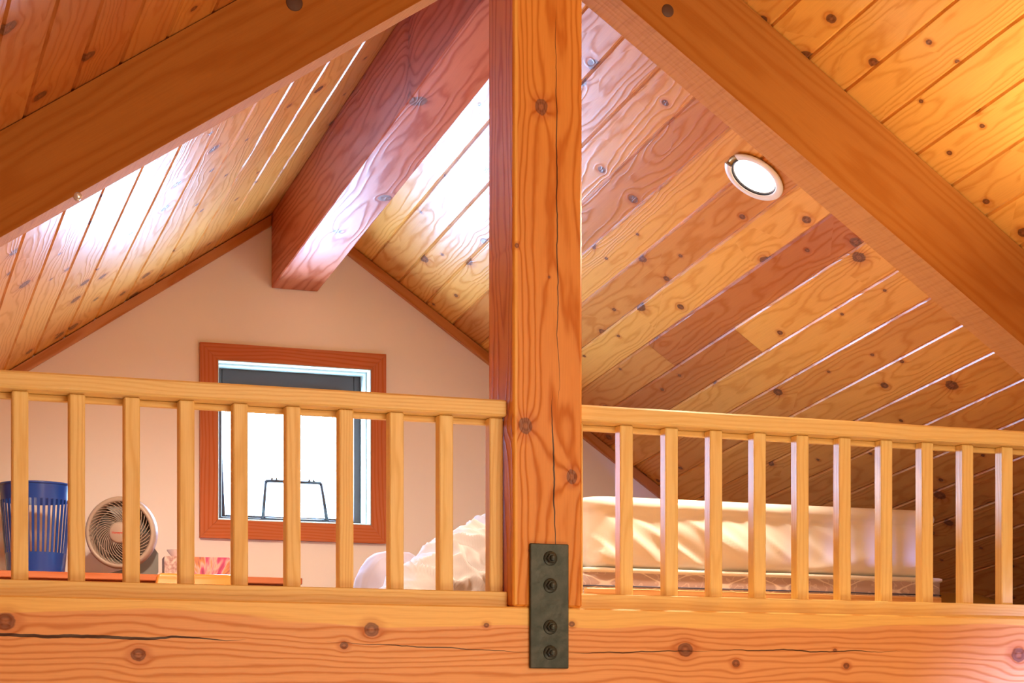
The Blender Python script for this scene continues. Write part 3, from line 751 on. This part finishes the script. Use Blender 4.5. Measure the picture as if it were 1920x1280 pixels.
# desk fan
fn = thing('desk_fan', 'beige round desk fan with a swirled grille on the desk', 'fan', (1.19, 7.47, TT))
FC = Vector((1.172, 7.40, Z(.7195))); yaw = math.radians(-24); pit = math.radians(4)
Rf = Matrix.Rotation(yaw, 3, 'Z') @ Matrix.Rotation(pit, 3, 'X')
def fx(p): return FC+Rf @ Vector((p[0], -p[2], p[1]))       # local z points out of the grille
b = MB(); b.lathe([(.113, .010), (.120, .018), (.128, .014), (.1335, .0), (.134, -.022), (.128, -.046), (.112, -.062), (.10, -.062), (.112, -.03)], 72, xf=fx); b.build('housing_ring', M_beige, fn)
b = MB()
for k in range(38):
    a0 = 2*math.pi*k/38; pts = []
    for j in range(11):
        t = j/10; r = .038+(.1135-.038)*t; a = a0+1.25*(t**.8)
        pts.append(fx((r*math.cos(a), r*math.sin(a), .016+.008*math.sin(math.pi*t))))
    b.tube(pts, .00125, 5, cap=False)
for r in (.085,):
    b.tube([fx((r*math.cos(i*math.pi/36), r*math.sin(i*math.pi/36), .017)) for i in range(72)], .001, 5, closed=True)
gr = b.build('grille', M_beige, fn)
b = MB(); b.lathe([(.0001, .027), (.032, .0262), (.0385, .022), (.0395, .012), (.0001, .010)], 40, xf=fx, closed=False); hb = b.build('hub_cap', M_beige, fn)
fc = bpy.data.curves.new('hub_lettering', 'FONT'); fc.body = 'Honeywell'; fc.size = .0118; fc.align_x = 'CENTER'; fc.extrude = .0003; fc.offset = .0002; fc.materials.append(M_red)
ft = bpy.data.objects.new('lettering_source', fc); fme = bpy.data.meshes.new_from_object(ft); bpy.data.objects.remove(ft)
fo = bpy.data.objects.new('hub_lettering', fme); COL.objects.link(fo); fo.parent = hb
Mx = Matrix((( Rf @ Vector((1, 0, 0))), (Rf @ Vector((0, 0, 1))), (Rf @ Vector((0, -1, 0))))).transposed().to_4x4()
fo.matrix_local = Matrix.Translation(fx((0, -.004, .0275))-Vector(fn.location)) @ Mx
fo['label'] = 'small red maker lettering'
b = MB()
for k in range(3):
    a0 = 2*math.pi*k/3+.5; vs = []; fs = []
    for i in range(7):
        r = .025+.083*i/6
        for j in range(7):
            a = a0+(j/6)*1.35+.25*(i/6); vs.append(fx((r*math.cos(a), r*math.sin(a), -.045+.035*(j/6))))
    for i in range(6):
        for j in range(6): fs.append((i*7+j, i*7+j+1, i*7+j+8, i*7+j+7))
    n0 = len(vs); vs += [v_+Rf @ Vector((0, .002, 0)) for v_ in vs]; fs += [tuple(q+n0 for q in f)[::-1] for f in fs]
    b.add(vs, fs, None, .4, True)
b.build('fan_blades', M_blade, fn, recalc=False)
b = MB(); b.lathe([(.0001, -.085), (.05, -.083), (.075, -.070), (.110, -.055), (.114, -.05), (.0001, -.052)], 48, xf=fx, closed=False); b.build('rear_housing', M_grey, fn)
b = MB()   # cradle stand behind and below
sc_ = FC+Rf @ Vector((0, .075, 0))
b.prism([(1.13, TT), (1.305, TT), (1.318, TT+.03), (1.318, TT+.10), (1.298, TT+.125), (1.27, TT+.10), (1.20, TT+.04), (1.13, TT+.02)], 1, 7.44, 7.53)
b.build('stand', M_grey, fn)

# tissue box
tb = thing('tissue_box', 'patterned tissue box with a magenta and orange burst on the desk, below the window', 'tissue box', (1.462, 7.46, TT))
Rt = Matrix.Rotation(math.radians(-6), 3, 'Z')
tx = lambda p: Vector((1.462, 7.46, TT))+Rt @ Vector(p)
b = MB(); b.box(-.118, .122, -.06, .06, 0, .088, .002, xf=tx); b.build('box', M_burst, tb)
b = MB(); b.box(-.1205, -.1182, -.0595, .0595, 0.0005, .0875, 0, xf=tx); b.box(-.119, -.062, -.0612, -.0602, 0.0005, .0875, 0, xf=tx); b.build('lace_panel', M_lace, tb)
b = MB(); vs = []; fs = []
for i in range(9):
    for j in range(13):
        t = i/8; a = j/12*math.pi*2; r = .008+.026*t*(1-.35*t)*(1+.35*math.sin(3*a))
        vs.append(tx((-.075+r*math.cos(a)*1.2, r*math.sin(a)*.7, .0882+.030*t)))
for i in range(8):
    for j in range(12): fs.append((i*13+j, i*13+j+1, (i+1)*13+j+1, (i+1)*13+j))
b.add(vs, fs, None, .4, True); b.build('tissue', M_tissue, tb, recalc=False)

# small varnished chair in front of the desk
ch = thing('chair', 'glossy amber wooden chair with a rounded backrest in front of the desk', 'chair', (1.39, 6.85, Z(0)))
def rounded(x0, x1, z0, z1, r, fl=.0, n=7):
    pts = [(x0-fl, z0), (x1+fl, z0)]
    for i in range(n+1): a = i/n*math.pi/2; pts.append((x1-r+r*math.cos(a), z1-r+r*math.sin(a)))
    for i in range(n+1): a = math.pi/2+i/n*math.pi/2; pts.append((x0+r+r*math.cos(a), z1-r+r*math.sin(a)))
    return pts
b = MB(); b.prism([(x, Z(z)) for x, z in rounded(1.232, 1.548, .42, .543, .022, .02)], 1, 6.985, 7.008,
                  wcf=lambda p: (p[0], p[2]-CZ-.5, .05)); 
o = b.build('backrest', M_chair, ch)
bv = o.modifiers.new('edge', 'BEVEL'); bv.width = .006; bv.segments = 3; bv.limit_method = 'ANGLE'
for x in (1.245, 1.515):
    b = MB(); b.box(x, x+.026, 6.985, 7.006, Z(.0005), Z(.4195), .003, 2); b.build('leg', M_chair, ch)
    b = MB(); b.box(x, x+.026, 6.72, 6.746, Z(.0005), Z(.2795), .003, 2); b.build('leg', M_chair, ch)
b = MB(); b.box(1.235, 1.545, 6.70, 6.984, Z(.28), Z(.302), .004, 0); b.build('seat', M_chair, ch)
